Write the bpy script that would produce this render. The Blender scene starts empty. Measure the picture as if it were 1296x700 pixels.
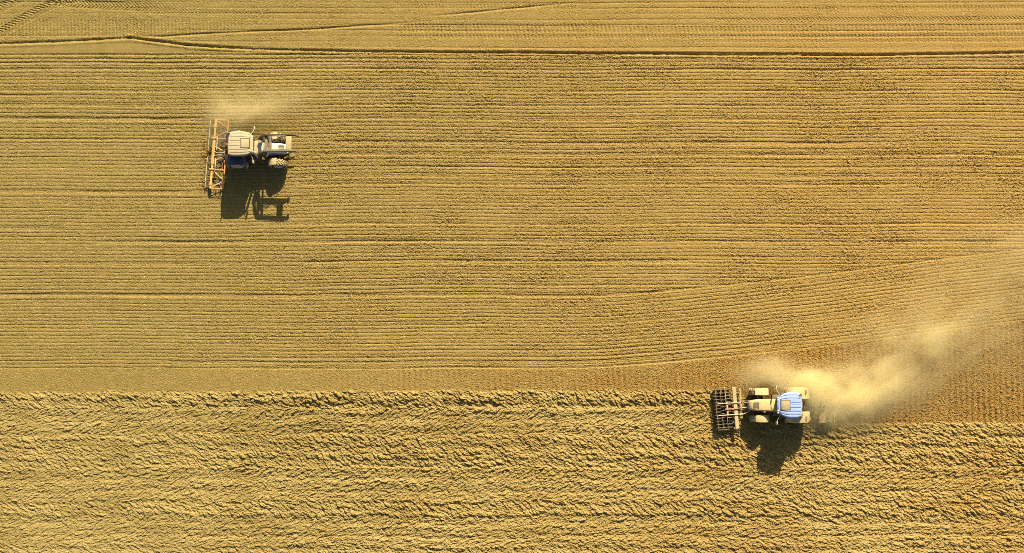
import bpy, bmesh, math, random
import numpy as np
from mathutils import Vector, Matrix, Quaternion

random.seed(7)
R = math.radians
scene = bpy.context.scene
COL = scene.collection

# ------------------------------------------------------------------ camera
CAM_H, FPX, TILT = 100.0, 1550.0, R(6.0)
CT, ST = math.cos(TILT), math.sin(TILT)


def ground(px, py, z=0.0):
    """photo coordinate (1296 x 700) -> point on the level z"""
    u, v = (px - 648) / FPX, (350 - py) / FPX
    k = (CAM_H - z) / (CT - v * ST)
    return Vector((u * k, (v * CT + ST) * k, z))


def photo(X, Y):
    d = Y * ST + CAM_H * CT
    u = X / d
    v = (Y * CT - CAM_H * ST) / d
    return 648 + u * FPX, 350 - v * FPX


cam = bpy.data.cameras.new('camera')
cam.sensor_width = 36
cam.lens = 36 * FPX / 1296
cam.clip_start, cam.clip_end = 1.0, 9000
co = bpy.data.objects.new('camera', cam)
COL.objects.link(co)
co.location = (0, 0, CAM_H)
co.rotation_euler = (TILT, 0, 0)
scene.camera = co

# ------------------------------------------------------------------ light
SUN = Vector((-0.39, -1.55, -1.0)).normalized()
sun = bpy.data.lights.new('sun', 'SUN')
sun.energy, sun.angle, sun.color = 5.0, R(0.5), (1.0, 0.88, 0.66)
so = bpy.data.objects.new('sun', sun)
COL.objects.link(so)
so.rotation_euler = SUN.to_track_quat('-Z', 'Y').to_euler()
so.location = (20, 60, 60)
w = bpy.data.worlds.new('World')
scene.world = w
w.use_nodes = True
nt = w.node_tree
sky = nt.nodes.new('ShaderNodeTexSky')
sky.sky_type = 'NISHITA'
sky.sun_disc = False
sky.sun_elevation = R(32)
sky.sun_rotation = R(14)
sky.dust_density = 2.0
sky.ozone_density = 0.7
bg = nt.nodes['Background']
nt.links.new(sky.outputs[0], bg.inputs[0])
bg.inputs[1].default_value = 0.05
vs = scene.view_settings
vs.view_transform, vs.look, vs.gamma, vs.exposure = 'Standard', 'None', 1.0, 0.82
scene.render.engine = 'CYCLES'
scene.cycles.volume_bounces = 8
scene.cycles.max_bounces = 10
scene.cycles.diffuse_bounces = 1
scene.cycles.pixel_filter_type = 'BLACKMAN_HARRIS'
scene.cycles.filter_width = 0.9
scene.cycles.volume_step_rate = 1.0
scene.cycles.use_denoising = False

# ------------------------------------------------------------------ materials


class Ex:
    """small helper to write node maths as expressions"""
    def __init__(s, t, sock): s.t, s.s = t, sock

    def _op(s, op, *a, clamp=False):
        n = s.t.nodes.new('ShaderNodeMath')
        n.operation, n.use_clamp = op, clamp
        for i, x in enumerate((s,) + a):
            if isinstance(x, Ex): s.t.links.new(x.s, n.inputs[i])
            else: n.inputs[i].default_value = x
        return Ex(s.t, n.outputs[0])

    def __add__(s, o): return s._op('ADD', o)
    __radd__ = __add__
    def __sub__(s, o): return s._op('SUBTRACT', o)
    def __rsub__(s, o): return (s * -1) + o
    def __mul__(s, o): return s._op('MULTIPLY', o)
    __rmul__ = __mul__
    def __truediv__(s, o): return s._op('DIVIDE', o)
    def sq(s): return s._op('MULTIPLY', s)
    def exp(s): return s._op('EXPONENT')
    def clamp(s): return s._op('ADD', 0.0, clamp=True)
    def max(s, o): return s._op('MAXIMUM', o)

    def step(s, a, b):
        n = s.t.nodes.new('ShaderNodeMapRange')
        n.interpolation_type = 'SMOOTHSTEP'
        s.t.links.new(s.s, n.inputs[0])
        n.inputs[1].default_value, n.inputs[2].default_value = a, b
        return Ex(s.t, n.outputs[0])


def noise_node(t, vec, scale, detail=3.0, rough=0.55, out=0):
    n = t.nodes.new('ShaderNodeTexNoise')
    n.inputs['Scale'].default_value = scale
    n.inputs['Detail'].default_value = detail
    n.inputs['Roughness'].default_value = rough
    t.links.new(vec, n.inputs['Vector'])
    return n.outputs[out]


def mix(t, fac, a, b, mode='MIX'):
    n = t.nodes.new('ShaderNodeMix')
    n.data_type, n.blend_type = 'RGBA', mode
    for sock, val in ((n.inputs['Factor'], fac), (n.inputs['A'], a), (n.inputs['B'], b)):
        pass
    def put(sock, val):
        if isinstance(val, Ex): val = val.s
        if hasattr(val, 'links') or isinstance(val, bpy.types.NodeSocket): t.links.new(val, sock)
        elif isinstance(val, (tuple, list)): sock.default_value = (*val[:3], 1)
        else: sock.default_value = val
    put(n.inputs[0], fac); put(n.inputs[6], a); put(n.inputs[7], b)
    return n.outputs[2]


DUST = (0.74, 0.57, 0.26)


def coated(name, base, rough=0.5, metal=0.0, dust=0.5, grain=3.0, spec=0.5, top=True, dustcol=DUST):
    """paint, rubber or steel with field dust lying on it, most on faces that look up"""
    m = bpy.data.materials.new(name)
    m.use_nodes = True
    t = m.node_tree
    b = t.nodes['Principled BSDF']
    tc = t.nodes.new('ShaderNodeTexCoord').outputs['Object']
    n1 = Ex(t, noise_node(t, tc, grain, 5, 0.65))
    if top:
        ge = t.nodes.new('ShaderNodeNewGeometry')
        sx = t.nodes.new('ShaderNodeSeparateXYZ')
        t.links.new(ge.outputs['Normal'], sx.inputs[0])
        up = Ex(t, sx.outputs[2]).step(0.0, 0.9)
        cov = ((up * 0.75 + 0.25) * dust * 1.5 + (n1 - 0.5) * 1.2 * min(dust + .15, .8)).clamp()
    else:
        cov = ((n1 - 0.5) * 1.6 * dust + dust).clamp()
    n2 = noise_node(t, tc, grain * 6, 3, 0.6)
    dc = mix(t, Ex(t, n2).step(.35, .65), tuple(c * .86 for c in dustcol), tuple(min(1, c * 1.1) for c in dustcol))
    c = mix(t, cov, base, dc)
    t.links.new(c, b.inputs['Base Color'])
    t.links.new((cov * (0.95 - rough) + rough).s, b.inputs['Roughness'])
    b.inputs['Metallic'].default_value = metal
    b.inputs['Specular IOR Level'].default_value = spec
    return m


def glass(name):
    m = bpy.data.materials.new(name)
    m.use_nodes = True
    b = m.node_tree.nodes['Principled BSDF']
    t = m.node_tree
    tc = t.nodes.new('ShaderNodeTexCoord').outputs['Object']
    n = Ex(t, noise_node(t, tc, 4, 4)).step(.35, .8)
    t.links.new(mix(t, n * .5, (.018, .022, .022), (.20, .16, .08)), b.inputs['Base Color'])
    b.inputs['Roughness'].default_value = 0.12
    return m


M = dict(
    blue_roof=coated('dusted_sky_blue_paint', (0.27, 0.44, 0.86), .45, dust=.12, grain=2.5),
    dusty_roof=coated('roof_paint_under_dust', (0.40, 0.385, 0.31), .6, dust=.55, grain=2.0, dustcol=(.52, .42, .23)),
    dusty_hood=coated('hood_paint_under_dust', (0.30, 0.34, 0.45), .55, dust=.78, grain=2.0, dustcol=(.70, .53, .23)),
    pale_hood=coated('pale_hood_paint', (0.48, 0.54, 0.62), .28, dust=.28, grain=1.8),
    navy=coated('navy_blue_paint', (0.012, 0.033, 0.105), .35, dust=.04, grain=2.0),
    dusty_navy=coated('fender_paint_under_dust', (0.10, 0.13, 0.25), .55, dust=.75, grain=1.8),
    rubber=coated('tyre_rubber', (0.018, 0.017, 0.015), .8, dust=.30, grain=3.0, spec=.3),
    dusty_rubber=coated('tyre_rubber_caked_with_dust', (0.03, 0.027, 0.02), .85, dust=.52, grain=3.0, spec=.3),
    lug=coated('tread_lugs_under_dust', (0.05, 0.045, 0.035), .9, dust=.62, grain=4.0, spec=.2),
    rim=coated('pale_rim_steel', (0.72, 0.72, 0.66), .45, dust=.30, grain=4.0),
    chassis=coated('dark_chassis_iron', (0.022, 0.022, 0.022), .6, dust=.22, grain=4.0),
    black=coated('black_loader_paint', (0.018, 0.018, 0.016), .5, dust=.05, grain=3.0),
    dusty_black=coated('loader_paint_under_dust', (0.035, 0.03, 0.02), .6, dust=.18, grain=2.5),
    vent=coated('dark_grille_mesh', (0.05, 0.05, 0.055), .5, dust=.16, grain=6.0),
    hatch=coated('tinted_roof_hatch', (0.10, 0.085, 0.06), .25, dust=.38, grain=3.0),
    dusty_hatch=coated('hatch_under_dust', (0.3, 0.27, 0.17), .6, dust=.55, grain=3.0, dustcol=(.54, .43, .22)),
    seal=coated('black_rubber_seal', (0.015, 0.015, 0.015), .7, dust=.05),
    orange=coated('faded_orange_frame_paint', (0.66, 0.27, 0.055), .55, dust=.16, grain=2.5, dustcol=(.72, .50, .18)),
    yellow=coated('dusty_yellow_frame_paint', (0.66, 0.36, 0.07), .55, dust=.20, grain=2.5, dustcol=(.74, .55, .20)),
    cream=coated('cream_beam_paint', (0.62, 0.52, 0.32), .5, dust=.45, grain=3.0, dustcol=(.64, .50, .24)),
    red=coated('faded_red_paint', (0.42, 0.06, 0.03), .5, dust=.28, grain=4.0),
    hoop=coated('dull_hoop_steel', (0.15, 0.10, 0.055), .6, dust=.16, grain=5.0, dustcol=(.50, .38, .18)),
    caked=coated('steel_caked_with_soil', (0.10, 0.07, 0.035), .8, dust=.55, grain=2.5, dustcol=(.52, .36, .14)),
    press=coated('dusty_tan_beam', (0.50, 0.38, 0.19), .6, dust=.30, grain=3.0, dustcol=(.60, .47, .22)),
    rust=coated('rusty_hook_steel', (0.13, 0.04, 0.025), .7, dust=.12, grain=6.0),
    steel=coated('worn_bright_steel', (0.60, 0.58, 0.52), .4, metal=.3, dust=.25, grain=5.0),
    iron=coated('dirty_ring_iron', (0.06, 0.042, 0.028), .7, dust=.16, grain=5.0),
    hose=coated('pale_dusty_hose', (0.35, 0.33, 0.27), .6, dust=.5, grain=5.0, dustcol=(.72, .62, .40)),
    amber=coated('amber_lens', (0.8, 0.25, 0.02), .25, dust=.15),
    lens=coated('clear_lamp_lens', (0.75, 0.75, 0.72), .15, dust=.2),
    glass=glass('cab_glass'),
)

# ------------------------------------------------------------------ mesh helpers


class MB:
    def __init__(s): s.bm = bmesh.new()

    def box(s, a, b, bev=0.0, rot=None, at=None):
        """axis aligned box a..b; optional bevel; rot = Matrix applied about its centre"""
        a, b = Vector(a), Vector(b)
        c, d = (a + b) / 2, (b - a)
        mtx = Matrix.Translation(c) @ (rot.to_4x4() if rot else Matrix()) @ Matrix.Diagonal((*d, 1))
        r = bmesh.ops.create_cube(s.bm, size=1, matrix=mtx)
        if bev:
            es = set(e for v in r['verts'] for e in v.link_edges)
            bmesh.ops.bevel(s.bm, geom=list(es), offset=bev, segments=2, affect='EDGES', profile=.6)
        return s

    def bar(s, p, q, wy, wz=None, up=(0, 0, 1), bev=0.0):
        """square tube from p to q"""
        p, q = Vector(p), Vector(q)
        d = (q - p)
        L = d.length
        d.normalize()
        up = Vector(up)
        if abs(d.dot(up)) > .98: up = Vector((1, 0, 0))
        y = up.cross(d).normalized()
        z = d.cross(y)
        wz = wz or wy
        mtx = Matrix.Translation((p + q) / 2) @ Matrix((d, y, z)).transposed().to_4x4() @ Matrix.Diagonal((L, wy, wz, 1))
        r = bmesh.ops.create_cube(s.bm, size=1, matrix=mtx)
        if bev:
            es = set(e for v in r['verts'] for e in v.link_edges)
            bmesh.ops.bevel(s.bm, geom=list(es), offset=bev, segments=1, affect='EDGES')
        return s

    def tube(s, pts, r, n=8):
        pts = [Vector(p) for p in pts]
        rs = r if isinstance(r, (list, tuple)) else [r] * len(pts)
        rings = []
        ref = None
        for i, p in enumerate(pts):
            d = (pts[min(i + 1, len(pts) - 1)] - pts[max(i - 1, 0)]).normalized()
            if ref is None:
                ref = d.orthogonal().normalized()
            x = (ref - d * ref.dot(d)).normalized()
            ref = x
            y = d.cross(x)
            rings.append([s.bm.verts.new(p + (x * math.cos(2 * math.pi * k / n) + y * math.sin(2 * math.pi * k / n)) * rs[i]) for k in range(n)])
        for a, b in zip(rings, rings[1:]):
            for k in range(n):
                s.bm.faces.new((a[k], a[(k + 1) % n], b[(k + 1) % n], b[k]))
        s.bm.faces.new(rings[0][::-1])
        s.bm.faces.new(rings[-1])
        return s

    def lathe(s, prof, n=32, axis='Y', at=(0, 0, 0), closed=True):
        """prof = [(along axis, radius)]"""
        at = Vector(at)
        rings = []
        for k in range(n):
            a = 2 * math.pi * k / n
            row = []
            for (h, r) in prof:
                if axis == 'Y': p = Vector((r * math.cos(a), h, r * math.sin(a)))
                elif axis == 'X': p = Vector((h, r * math.cos(a), r * math.sin(a)))
                else: p = Vector((r * math.cos(a), r * math.sin(a), h))
                row.append(s.bm.verts.new(p + at))
            rings.append(row)
        m = len(prof)
        for k in range(n):
            a, b = rings[k], rings[(k + 1) % n]
            for i in range(m if closed else m - 1):
                j = (i + 1) % m
                s.bm.faces.new((a[i], a[j], b[j], b[i]))
        return s

    def loft(s, secs, cap=True):
        """list of closed point loops of the same length"""
        rings = [[s.bm.verts.new(Vector(p)) for p in sec] for sec in secs]
        n = len(rings[0])
        for a, b in zip(rings, rings[1:]):
            for k in range(n):
                s.bm.faces.new((a[k], a[(k + 1) % n], b[(k + 1) % n], b[k]))
        if cap:
            s.bm.faces.new(rings[0][::-1])
            s.bm.faces.new(rings[-1])
        return s

    def build(s, name, m, parent=None, smooth=True, loc=None):
        me = bpy.data.meshes.new(name)
        bmesh.ops.recalc_face_normals(s.bm, faces=s.bm.faces)
        s.bm.to_mesh(me)
        s.bm.free()
        if smooth:
            me.shade_smooth()
            try: me.set_sharp_from_angle(angle=R(35))
            except Exception: pass
        me.materials.append(m)
        o = bpy.data.objects.new(name, me)
        COL.objects.link(o)
        if parent: o.parent = parent
        if loc: o.location = loc
        return o


def thing(name, label, cat, loc, rz=0, group=None):
    o = bpy.data.objects.new(name, None)
    o.empty_display_size = .3
    COL.objects.link(o)
    o.location, o.rotation_euler = loc, (0, 0, rz)
    o['label'], o['category'] = label, cat
    if group: o['group'] = group
    return o


def holder(name, parent):
    o = bpy.data.objects.new(name, None)
    COL.objects.link(o)
    o.parent = parent
    return o


# ------------------------------------------------------------------ the field (one height sheet)
STEP = 0.05
FX0, FX1, FY0, FY1 = -51.0, 51.0, -18.0, 42.0
fx = np.arange(FX0, FX1 + STEP / 2, STEP)
fy = np.arange(FY0, FY1 + STEP / 2, STEP)
X, Y = np.meshgrid(fx, fy)
X = X.astype(np.float32)
Y = Y.astype(np.float32)
PX, PY = photo(X, Y)
PX = PX.astype(np.float32)
PY = PY.astype(np.float32)


def hsh(i, j, seed):
    h = (i.astype(np.int64) * 374761393 + j.astype(np.int64) * 668265263 + seed * 974634777) & 0xFFFFFFFF
    h = ((h ^ (h >> 13)) * 1274126177) & 0xFFFFFFFF
    h = (h ^ (h >> 16))
    return (h & 0xFFFFFF).astype(np.float32) / np.float32(0xFFFFFF)


def vnoise(x, y, seed):
    """gradient noise, about -0.7..0.7"""
    xi, yi = np.floor(x), np.floor(y)
    xf, yf = x - xi, y - yi
    u = xf * xf * xf * (xf * (xf * 6 - 15) + 10)
    v = yf * yf * yf * (yf * (yf * 6 - 15) + 10)
    xi, yi = xi.astype(np.int32), yi.astype(np.int32)

    def g(dx, dy):
        a = hsh(xi + dx, yi + dy, seed) * np.float32(2 * np.pi)
        return np.cos(a) * (xf - dx) + np.sin(a) * (yf - dy)
    a = g(0, 0) * (1 - u) + g(1, 0) * u
    b = g(0, 1) * (1 - u) + g(1, 1) * u
    return a * (1 - v) + b * v


def cells(x, y, seed, jit=0.9):
    """nearest cell: distance and that cell's random number"""
    xi, yi = np.floor(x).astype(np.int32), np.floor(y).astype(np.int32)
    best = np.full(x.shape, 9, np.float32)
    d2 = np.full(x.shape, 9, np.float32)
    rid = np.zeros(x.shape, np.float32)
    ox_, oy_ = np.zeros(x.shape, np.float32), np.zeros(x.shape, np.float32)
    for dx in (-1, 0, 1):
        for dy in (-1, 0, 1):
            cx, cy = xi + dx, yi + dy
            qx = cx + .5 + (hsh(cx, cy, seed) - .5) * jit
            qy = cy + .5 + (hsh(cx, cy, seed + 1) - .5) * jit
            d = np.sqrt((x - qx) ** 2 + (y - qy) ** 2)
            m = d < best
            d2 = np.where(m, best, np.minimum(d2, d))
            rid = np.where(m, hsh(cx, cy, seed + 2), rid)
            best = np.where(m, d, best)
            ox_ = np.where(m, x - qx, ox_)
            oy_ = np.where(m, y - qy, oy_)
    return best, d2, rid, ox_, oy_


def sstep(a, b, x):
    t = np.clip((x - a) / (b - a), 0, 1)
    return t * t * (3 - 2 * t)


def poly(xs, ys):
    return np.interp(PX, xs, ys).astype(np.float32)


rng = np.random.default_rng(3)
white = rng.standard_normal(X.shape).astype(np.float32)

# broad helpers
lowx = vnoise(X * .035, Y * .12, 11)
patch = vnoise(X * .09, Y * .22, 12)
patch2 = vnoise(X * .3, Y * .8, 13)
wob = vnoise(X * .05, Y * .05, 14) * 6 + vnoise(X * .25, Y * .25, 15) * 1.3 + vnoise(X * 1.1, Y * .6, 16) * .5   # photo pixels
SOFT = 0.36 + 0.64 * sstep(60, 560, PX)                     # clods are coarser towards the right of the field

# --- region limits, photo coordinates laid on the ground
bend = np.where(PX > 720, -0.127 * np.maximum(0, (PX - 720) - 95 * (1 - np.exp(-(PX - 720) / 95))), 0).astype(np.float32)
wedge_top = 376 + bend + .0 * PX
till_end = 468 + bend
plough = poly([-400, 0, 300, 700, 900, 935, 965, 1050, 1150, 1296, 1700], [497, 497, 495, 494, 494, 497, 533, 536, 536, 533, 532]) + vnoise(X * .6, Y * .2, 17) * 3 + vnoise(X * 2, Y * .6, 18) * 2
rut_y = poly([-400, 0, 100, 165, 240, 320, 460, 640, 900, 1100, 1200, 1296, 1700], [58, 55, 51.5, 48, 57, 62, 66, 67, 69, 69.5, 68.5, 66, 62]) + vnoise(X * .15, Y * .05, 19) * 1.0

m_top = 1 - sstep(-1.5, 1.5, PY - rut_y)
m_plough = sstep(-1.5, 2.0, PY - plough)
m_smooth = sstep(-2, 2, PY - till_end) * (1 - m_plough)
m_wedge = sstep(-1.0, 1.0, PY - wedge_top) * (1 - m_smooth) * (1 - m_plough)
m_till = (1 - m_top) * (1 - m_plough) * (1 - m_smooth) * (1 - .92 * (1 - sstep(64.5, 68.5, PY)) * (1 - sstep(200, 330, PX)))

H = np.zeros_like(X)

# --- tilled ground: fine drill rows with crumbs
PITCH = 4.55
ph = np.where(PY > wedge_top, PY - bend, PY + (PX - 648) * .0015) + wob * .75
row = ph / PITCH
ri = np.floor(row)
rf = row - ri
rdep = .75 + .5 * hsh(ri.astype(np.int32), np.zeros_like(ri, np.int32) + np.where(PY > wedge_top, 5, 2).astype(np.int32), 33)
rdep = rdep * (0.95 + .7 * vnoise(X * .06, ri * 3.7, 21)) * (0.95 + .5 * vnoise(X * .45, ri * 7.1, 22)) * (.95 + .8 * vnoise(X * 3.1, ri * 5.3, 23))
prof = np.exp(-((rf - .5) / .155) ** 2)                        # groove in each row
H -= m_till * (.047 * np.clip(rdep, .22, 2.0) * prof * (.66 + .34 * SOFT))
# deeper tractor and coulter lines: photo row, from, to, strength
for yl, xa, xb, k, wd in ((70, -200, 700, .7, 1.2), (76, -200, 700, .8, 1.2), (81, -200, 620, .9, 1.2), (88, -200, 1700, 1.3, 1.5), (115, -200, 1700, .9, 1.5),
                      (122, -200, 78, .9, 1.4), (133, -200, 1700, .9, 1.5), (150.5, -200, 262, 1.9, 1.7), (150.5, 420, 1260, 1.0, 1.5),
                      (176, -200, 250, .8, 1.5), (181, 420, 1160, 1.3, 1.8), (195.5, 400, 1700, 1.4, 1.6), (212, 380, 1700, .9, 1.4), (223, 380, 1700, .8, 1.4),
                      (233, 380, 1150, 1.1, 1.9), (242, -200, 262, 1.5, 1.9), (283, 330, 1280, 1.1, 1.7), (288, -200, 90, 1.6, 1.8), (305.5, 120, 1290, 1.7, 1.5),
                      (309, 700, 1400, .8, 1.3), (331, 380, 900, 1.2, 2.1), (333, -200, 320, 1.0, 1.8), (326, 860, 1050, 1.0, 2.2), (361, 380, 900, .7, 1.5),
                      (373.5, -200, 880, 1.5, 1.6), (376, 640, 1700, 1.1, 1.6), (410, 300, 900, .5, 1.5), (444, 350, 1000, .6, 1.4), (452, 300, 1000, .8, 1.3), (459, 200, 1000, .9, 1.3), (465, 300, 1000, 1.0, 1.4)):
    yy = yl + np.where(PY > wedge_top - 3, bend, 0) - wob * .5
    t = (PY - yy) / wd
    env = sstep(xa - 8, xa + 12, PX) * (1 - sstep(xb - 45, xb + 15, PX)) * (.75 + .7 * vnoise(X * .12, Y * .02 + yl, 24) + .5 * patch2)
    H -= m_till * .056 * k * env * np.exp(-t * t)
    H += m_till * .012 * k * env * np.exp(-((t - 2.3) / 1.2) ** 2)

# crumbs: small random clods, sparser where the harrow left fine earth
b1, b2, r1, q1, q2 = cells(X / .135, Y / .115, 41)
crumb = np.clip(1 - b1 / .55, 0, 1) ** .6 * np.where(r1 > .50, (r1 - .50) / .50, 0)
dens = np.clip(.85 + .7 * patch + .9 * patch2 + .5 * vnoise(X * .12, Y * 1.6, 48), .25, 1.6) * SOFT
u_ = rng.random(X.shape).astype(np.float32)
spike = np.where(u_ > .90, .4 + 6 * (u_ - .90), 0).astype(np.float32)          # single dry crumbs
H += m_till * (.030 * crumb * dens + (.008 + .007 * dens) * white + .038 * spike * dens)
b1, b2, r2, q1, q2 = cells(X / .30 + 7, Y / .24, 45)
lump = np.clip(1 - b1 / .45, 0, 1) ** .6 * np.where(r2 > .90, 1, 0)
H += m_till * .05 * lump * SOFT * np.clip(.6 + 1.0 * patch + .8 * patch2, .15, 1.3)
# fresh earth thrown up behind the cultivator
fresh = np.exp(-((PX - 263 - (198 - PY) * .06) / 8) ** 4 - ((PY - 197) / 46) ** 8)
H += fresh * (.12 * vnoise(X * 3.2, Y * 2.2, 49) + .06 * crumb + .05 * lump)

# --- smooth harrowed strip, cross-combed by the tines
comb = np.sin(PX * 2 * np.pi / 7.2 + wob * .8 + .02 * (PY - 500) * 0)
combamp = sstep(250, 600, PX) * .70 + .75 * sstep(960, 1120, PX)
H += m_smooth * (.030 * comb * combamp * (.8 + 1.2 * patch2) + .016 * white * (.5 + .6 * sstep(300, 1100, PX)) + .045 * spike * (.3 + .8 * sstep(250, 900, PX)) + .055 * crumb * (.35 + .8 * sstep(200, 900, PX) * (.7 + patch)) + .06 * lump * sstep(600, 1150, PX))

# --- headland above the rut: rolled fine earth, wheel treads
g = np.sin((PY + wob * .5 + PX * .0) * 2 * np.pi / 9.3)
H += m_top * (-.042 * np.exp(-((((PY + wob * .4) / 7.1) % 1 - .5) / .14) ** 2) * np.clip(.45 + 1.3 * vnoise(X * .05, Y * .9, 51), 0, 1.3) + .008 * white * (1 + patch2) + .028 * crumb * np.clip(.5 + patch + patch2, .1, 1.4))
for yc, hw, xa, xb, per, k in ((29, 4, -100, 330, 4.4, 1.0), (36, 4, -100, 330, 4.4, 1.0), (43, 3.5, -100, 300, 4.4, .8), (12, 3, 860, 1700, 4.6, 1.0), (26, 3.5, 880, 1700, 4.6, 1.0),
                           (37, 4, 480, 1700, 5.2, 1.2), (46.5, 2.5, 480, 1700, 4.6, 1.2), (52, 2.2, 860, 1500, 4.6, .9), (8, 3, 480, 760, 4.4, .8), (57.5, 2.5, 0, 150, 4.2, .9), (33, 3, 480, 800, 4.6, .8)):
    yy = yc - np.where(PX > 1000, (PX - 1000) * .008, 0)
    tt = np.abs(PY - yy)
    H -= m_top * .040 * k * (1 - sstep(hw - 1, hw + .6, tt)) * (sstep(xa, xa + 40, PX) * (1 - sstep(xb - 60, xb, PX))) * (.5 + .5 * np.sin((PX + tt * (.0 if yc != 26 else 1.2)) * 2 * np.pi / per))


def tread(pts, half, per, k, fa=0.0, fb=1.0):
    """chevron tyre print pressed along a polyline given in photo coordinates"""
    global H
    s0 = 0
    pts = [np.array(p, float) for p in pts]
    tot = sum(np.linalg.norm(b - a) for a, b in zip(pts, pts[1:]))
    bd = np.full(PX.shape, 1e3, np.float32)
    bs = np.zeros_like(bd)
    bt = np.zeros_like(bd)
    for a, b in zip(pts, pts[1:]):
        d = b - a
        L = np.linalg.norm(d)
        d = d / L
        s = np.clip((PX - a[0]) * d[0] + (PY - a[1]) * d[1], 0, L)
        qx, qy = PX - a[0] - s * d[0], PY - a[1] - s * d[1]
        dist = np.sqrt(qx * qx + qy * qy)
        m = dist < bd
        bd = np.where(m, dist, bd)
        bs = np.where(m, s + s0, bs)
        bt = np.where(m, d[0] * qy - d[1] * qx, bt)
        s0 += L
    inside = (1 - sstep(half - .8, half + .8, bd)) * np.interp(bs / tot, [0, fa + .001, max(fb, fa + .01), 1.0], [1 if fa == 0 else 0, 1, 1, 1 if fb == 1 else 0])
    chev = .5 + .5 * np.sin((bs + np.abs(bt) * 1.1) * 2 * np.pi / per)
    H -= inside * k * (.012 + .060 * chev)


tread([(-30, 58), (0, 42), (25, 27), (50, 13), (75, 2), (110, -8)], 6.2, 4.6, 1.0)
tread([(70, 2), (100, 5), (130, 7), (175, 9), (260, 10)], 5.5, 4.6, .9, 0, .45)
tread([(-20, 16), (5, 8), (30, -4)], 6, 4.6, 1.0)
tread([(150, 12), (240, 16), (330, 19), (420, 22)], 4, 4.4, .35, .1, .6)

# the long dark rut with its fork, and the spur above
rutk = (.75 + .5 * sstep(165, 180, PX) - .45 * sstep(235, 300, PX) + .25 * sstep(320, 520, PX) + .15 * sstep(560, 700, PX)) * (.9 + .5 * vnoise(X * .5, Y * .1, 61))
t = (PY - rut_y)
rutk = rutk * (1 + .55 * vnoise(X * 1.6, Y * .3, 62) + .5 * vnoise(X * 5, Y * 2, 64))
H += rutk * (-.140 * np.exp(-((t + .5 * vnoise(X * 2.2, Y * .2, 65)) / 1.35) ** 2) + .045 * np.exp(-((t - 3.4) / 1.6) ** 2) + .03 * np.exp(-((t + 3.5) / 1.6) ** 2))
H += .12 * np.exp(-((PX - 165) / 4) ** 2 - ((PY - 45.5) / 1.6) ** 2)
for xs, ys, k in (([150, 205, 240, 320, 400, 440, 490], [46, 46, 43.2, 39.5, 36.5, 33.5, 29.5], .75), ([530, 560, 600, 640, 690, 740], [20, 19, 15.5, 11.5, 7, 2.5], .65), ([370, 400, 470, 560], [35, 35.5, 32, 25], .35)):
    t = PY - np.interp(PX, xs, ys) - wob * .12
    env = sstep(xs[0], xs[0] + 70, PX) * (1 - sstep(xs[-1] - 60, xs[-1], PX)) * (.9 + .6 * vnoise(X * .4, Y * .1, 63))
    H += k * env * (-.13 * np.exp(-(t / 1.25) ** 2) + .015 * np.exp(-((t - 3.0) / 1.5) ** 2))

# --- ploughed ground: slanting furrow slices broken into clods
wx = X + vnoise(X * .7, Y * .7, 71) * .22 + vnoise(X * 3, Y * 3, 68) * .05
wy = Y + vnoise(X * .7, Y * .7, 72) * .18 + vnoise(X * 3, Y * 3, 69) * .05
pyw = PY + vnoise(X * .12, Y * .12, 73) * 5 + vnoise(X * .6, Y * .6, 70) * 4
def band(edges, vals):
    return np.array(vals, np.float32)[np.digitize(pyw, edges)] * .85


tang = band([517, 534, 551, 572, 593, 614, 634, 655, 690], [-.72, .62, .5, -.72, -.66, .5, .6, -.75, .45, -.45])
tang = np.where(PX > 905 + 30 * patch, band([560, 592, 606, 620, 641, 662, 680], [-.62, -.72, .35, .5, -.55, -.62, .3, -.3]), tang)
big = np.interp(pyw, [485, 496, 514, 522, 545, 556, 590, 600, 630, 640, 652, 662, 700], [1.2, 1.45, 1.35, .85, .85, 1.1, 1.1, .85, .8, 1.15, 1.1, .75, .8]).astype(np.float32)
tang = tang + .25 * np.round(4 * vnoise(X * .30, Y * .5, 67)) / 2
ang = np.arctan(tang)
ca, sa = np.cos(ang), np.sin(ang)
A = (wx * ca + wy * sa)
B = (-wx * sa + wy * ca)


def clods(a, b, la, lb, seed, lean=.8):
    """broken slabs: each cell is a facet that leans back to the north and breaks off at its lower edge"""
    f1, f2, rr, qx, qy = cells(a / la, b / lb, seed, .98)
    k = hsh((rr * 4096).astype(np.int32), np.full(rr.shape, 3, np.int32), seed + 9)
    edge = np.clip((f2 - f1) / .15, 0, 1) ** .5
    h = (.25 + .75 * rr) * (1 - .55 * f1 * f1) - qy * lean * (.3 + .9 * k) + qx * .6 * (k - .5)
    return h * edge, rr


c1, rr1 = clods(A, B, .56, .27, 81)
c2, rr2 = clods(A + .3, B, .33, .19, 85)
c3, rr3 = clods(X + 9, Y, .17, .13, 89, .4)
tilt1 = np.clip(vnoise(A * 1.1, B * 2.6, 91), -.6, .6)
ridge = np.sin(pyw * 2 * np.pi / 18.5 + .8) + .5 * np.sin(pyw * 2 * np.pi / 8.1)
psoft = (.64 + .36 * sstep(60, 560, PX))
keep = sstep(.25, .5, rr1 + .6 * vnoise(X * .9, Y * .9, 92))
rowb = vnoise(X * .16, pyw * .16, 66)
pl = .120 * c1 * big * (.08 + .92 * keep) * (1 + .8 * rowb) + .112 * c2 * (.5 + .5 * big) + .072 * c3 + .031 * ridge * (1 + patch2) + .012 * white + .035 * spike
pl += .05 * np.clip(vnoise(X * .25, Y * .5, 93), -.5, .5)
pl += .075 * np.exp(-((PY - plough - 12) / 5) ** 2) * (.6 + patch2)        # raised edge of the ploughing
pl -= .10 * np.exp(-((PY - plough - 19) / 3) ** 2) * sstep(200, 420, PX)
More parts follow.
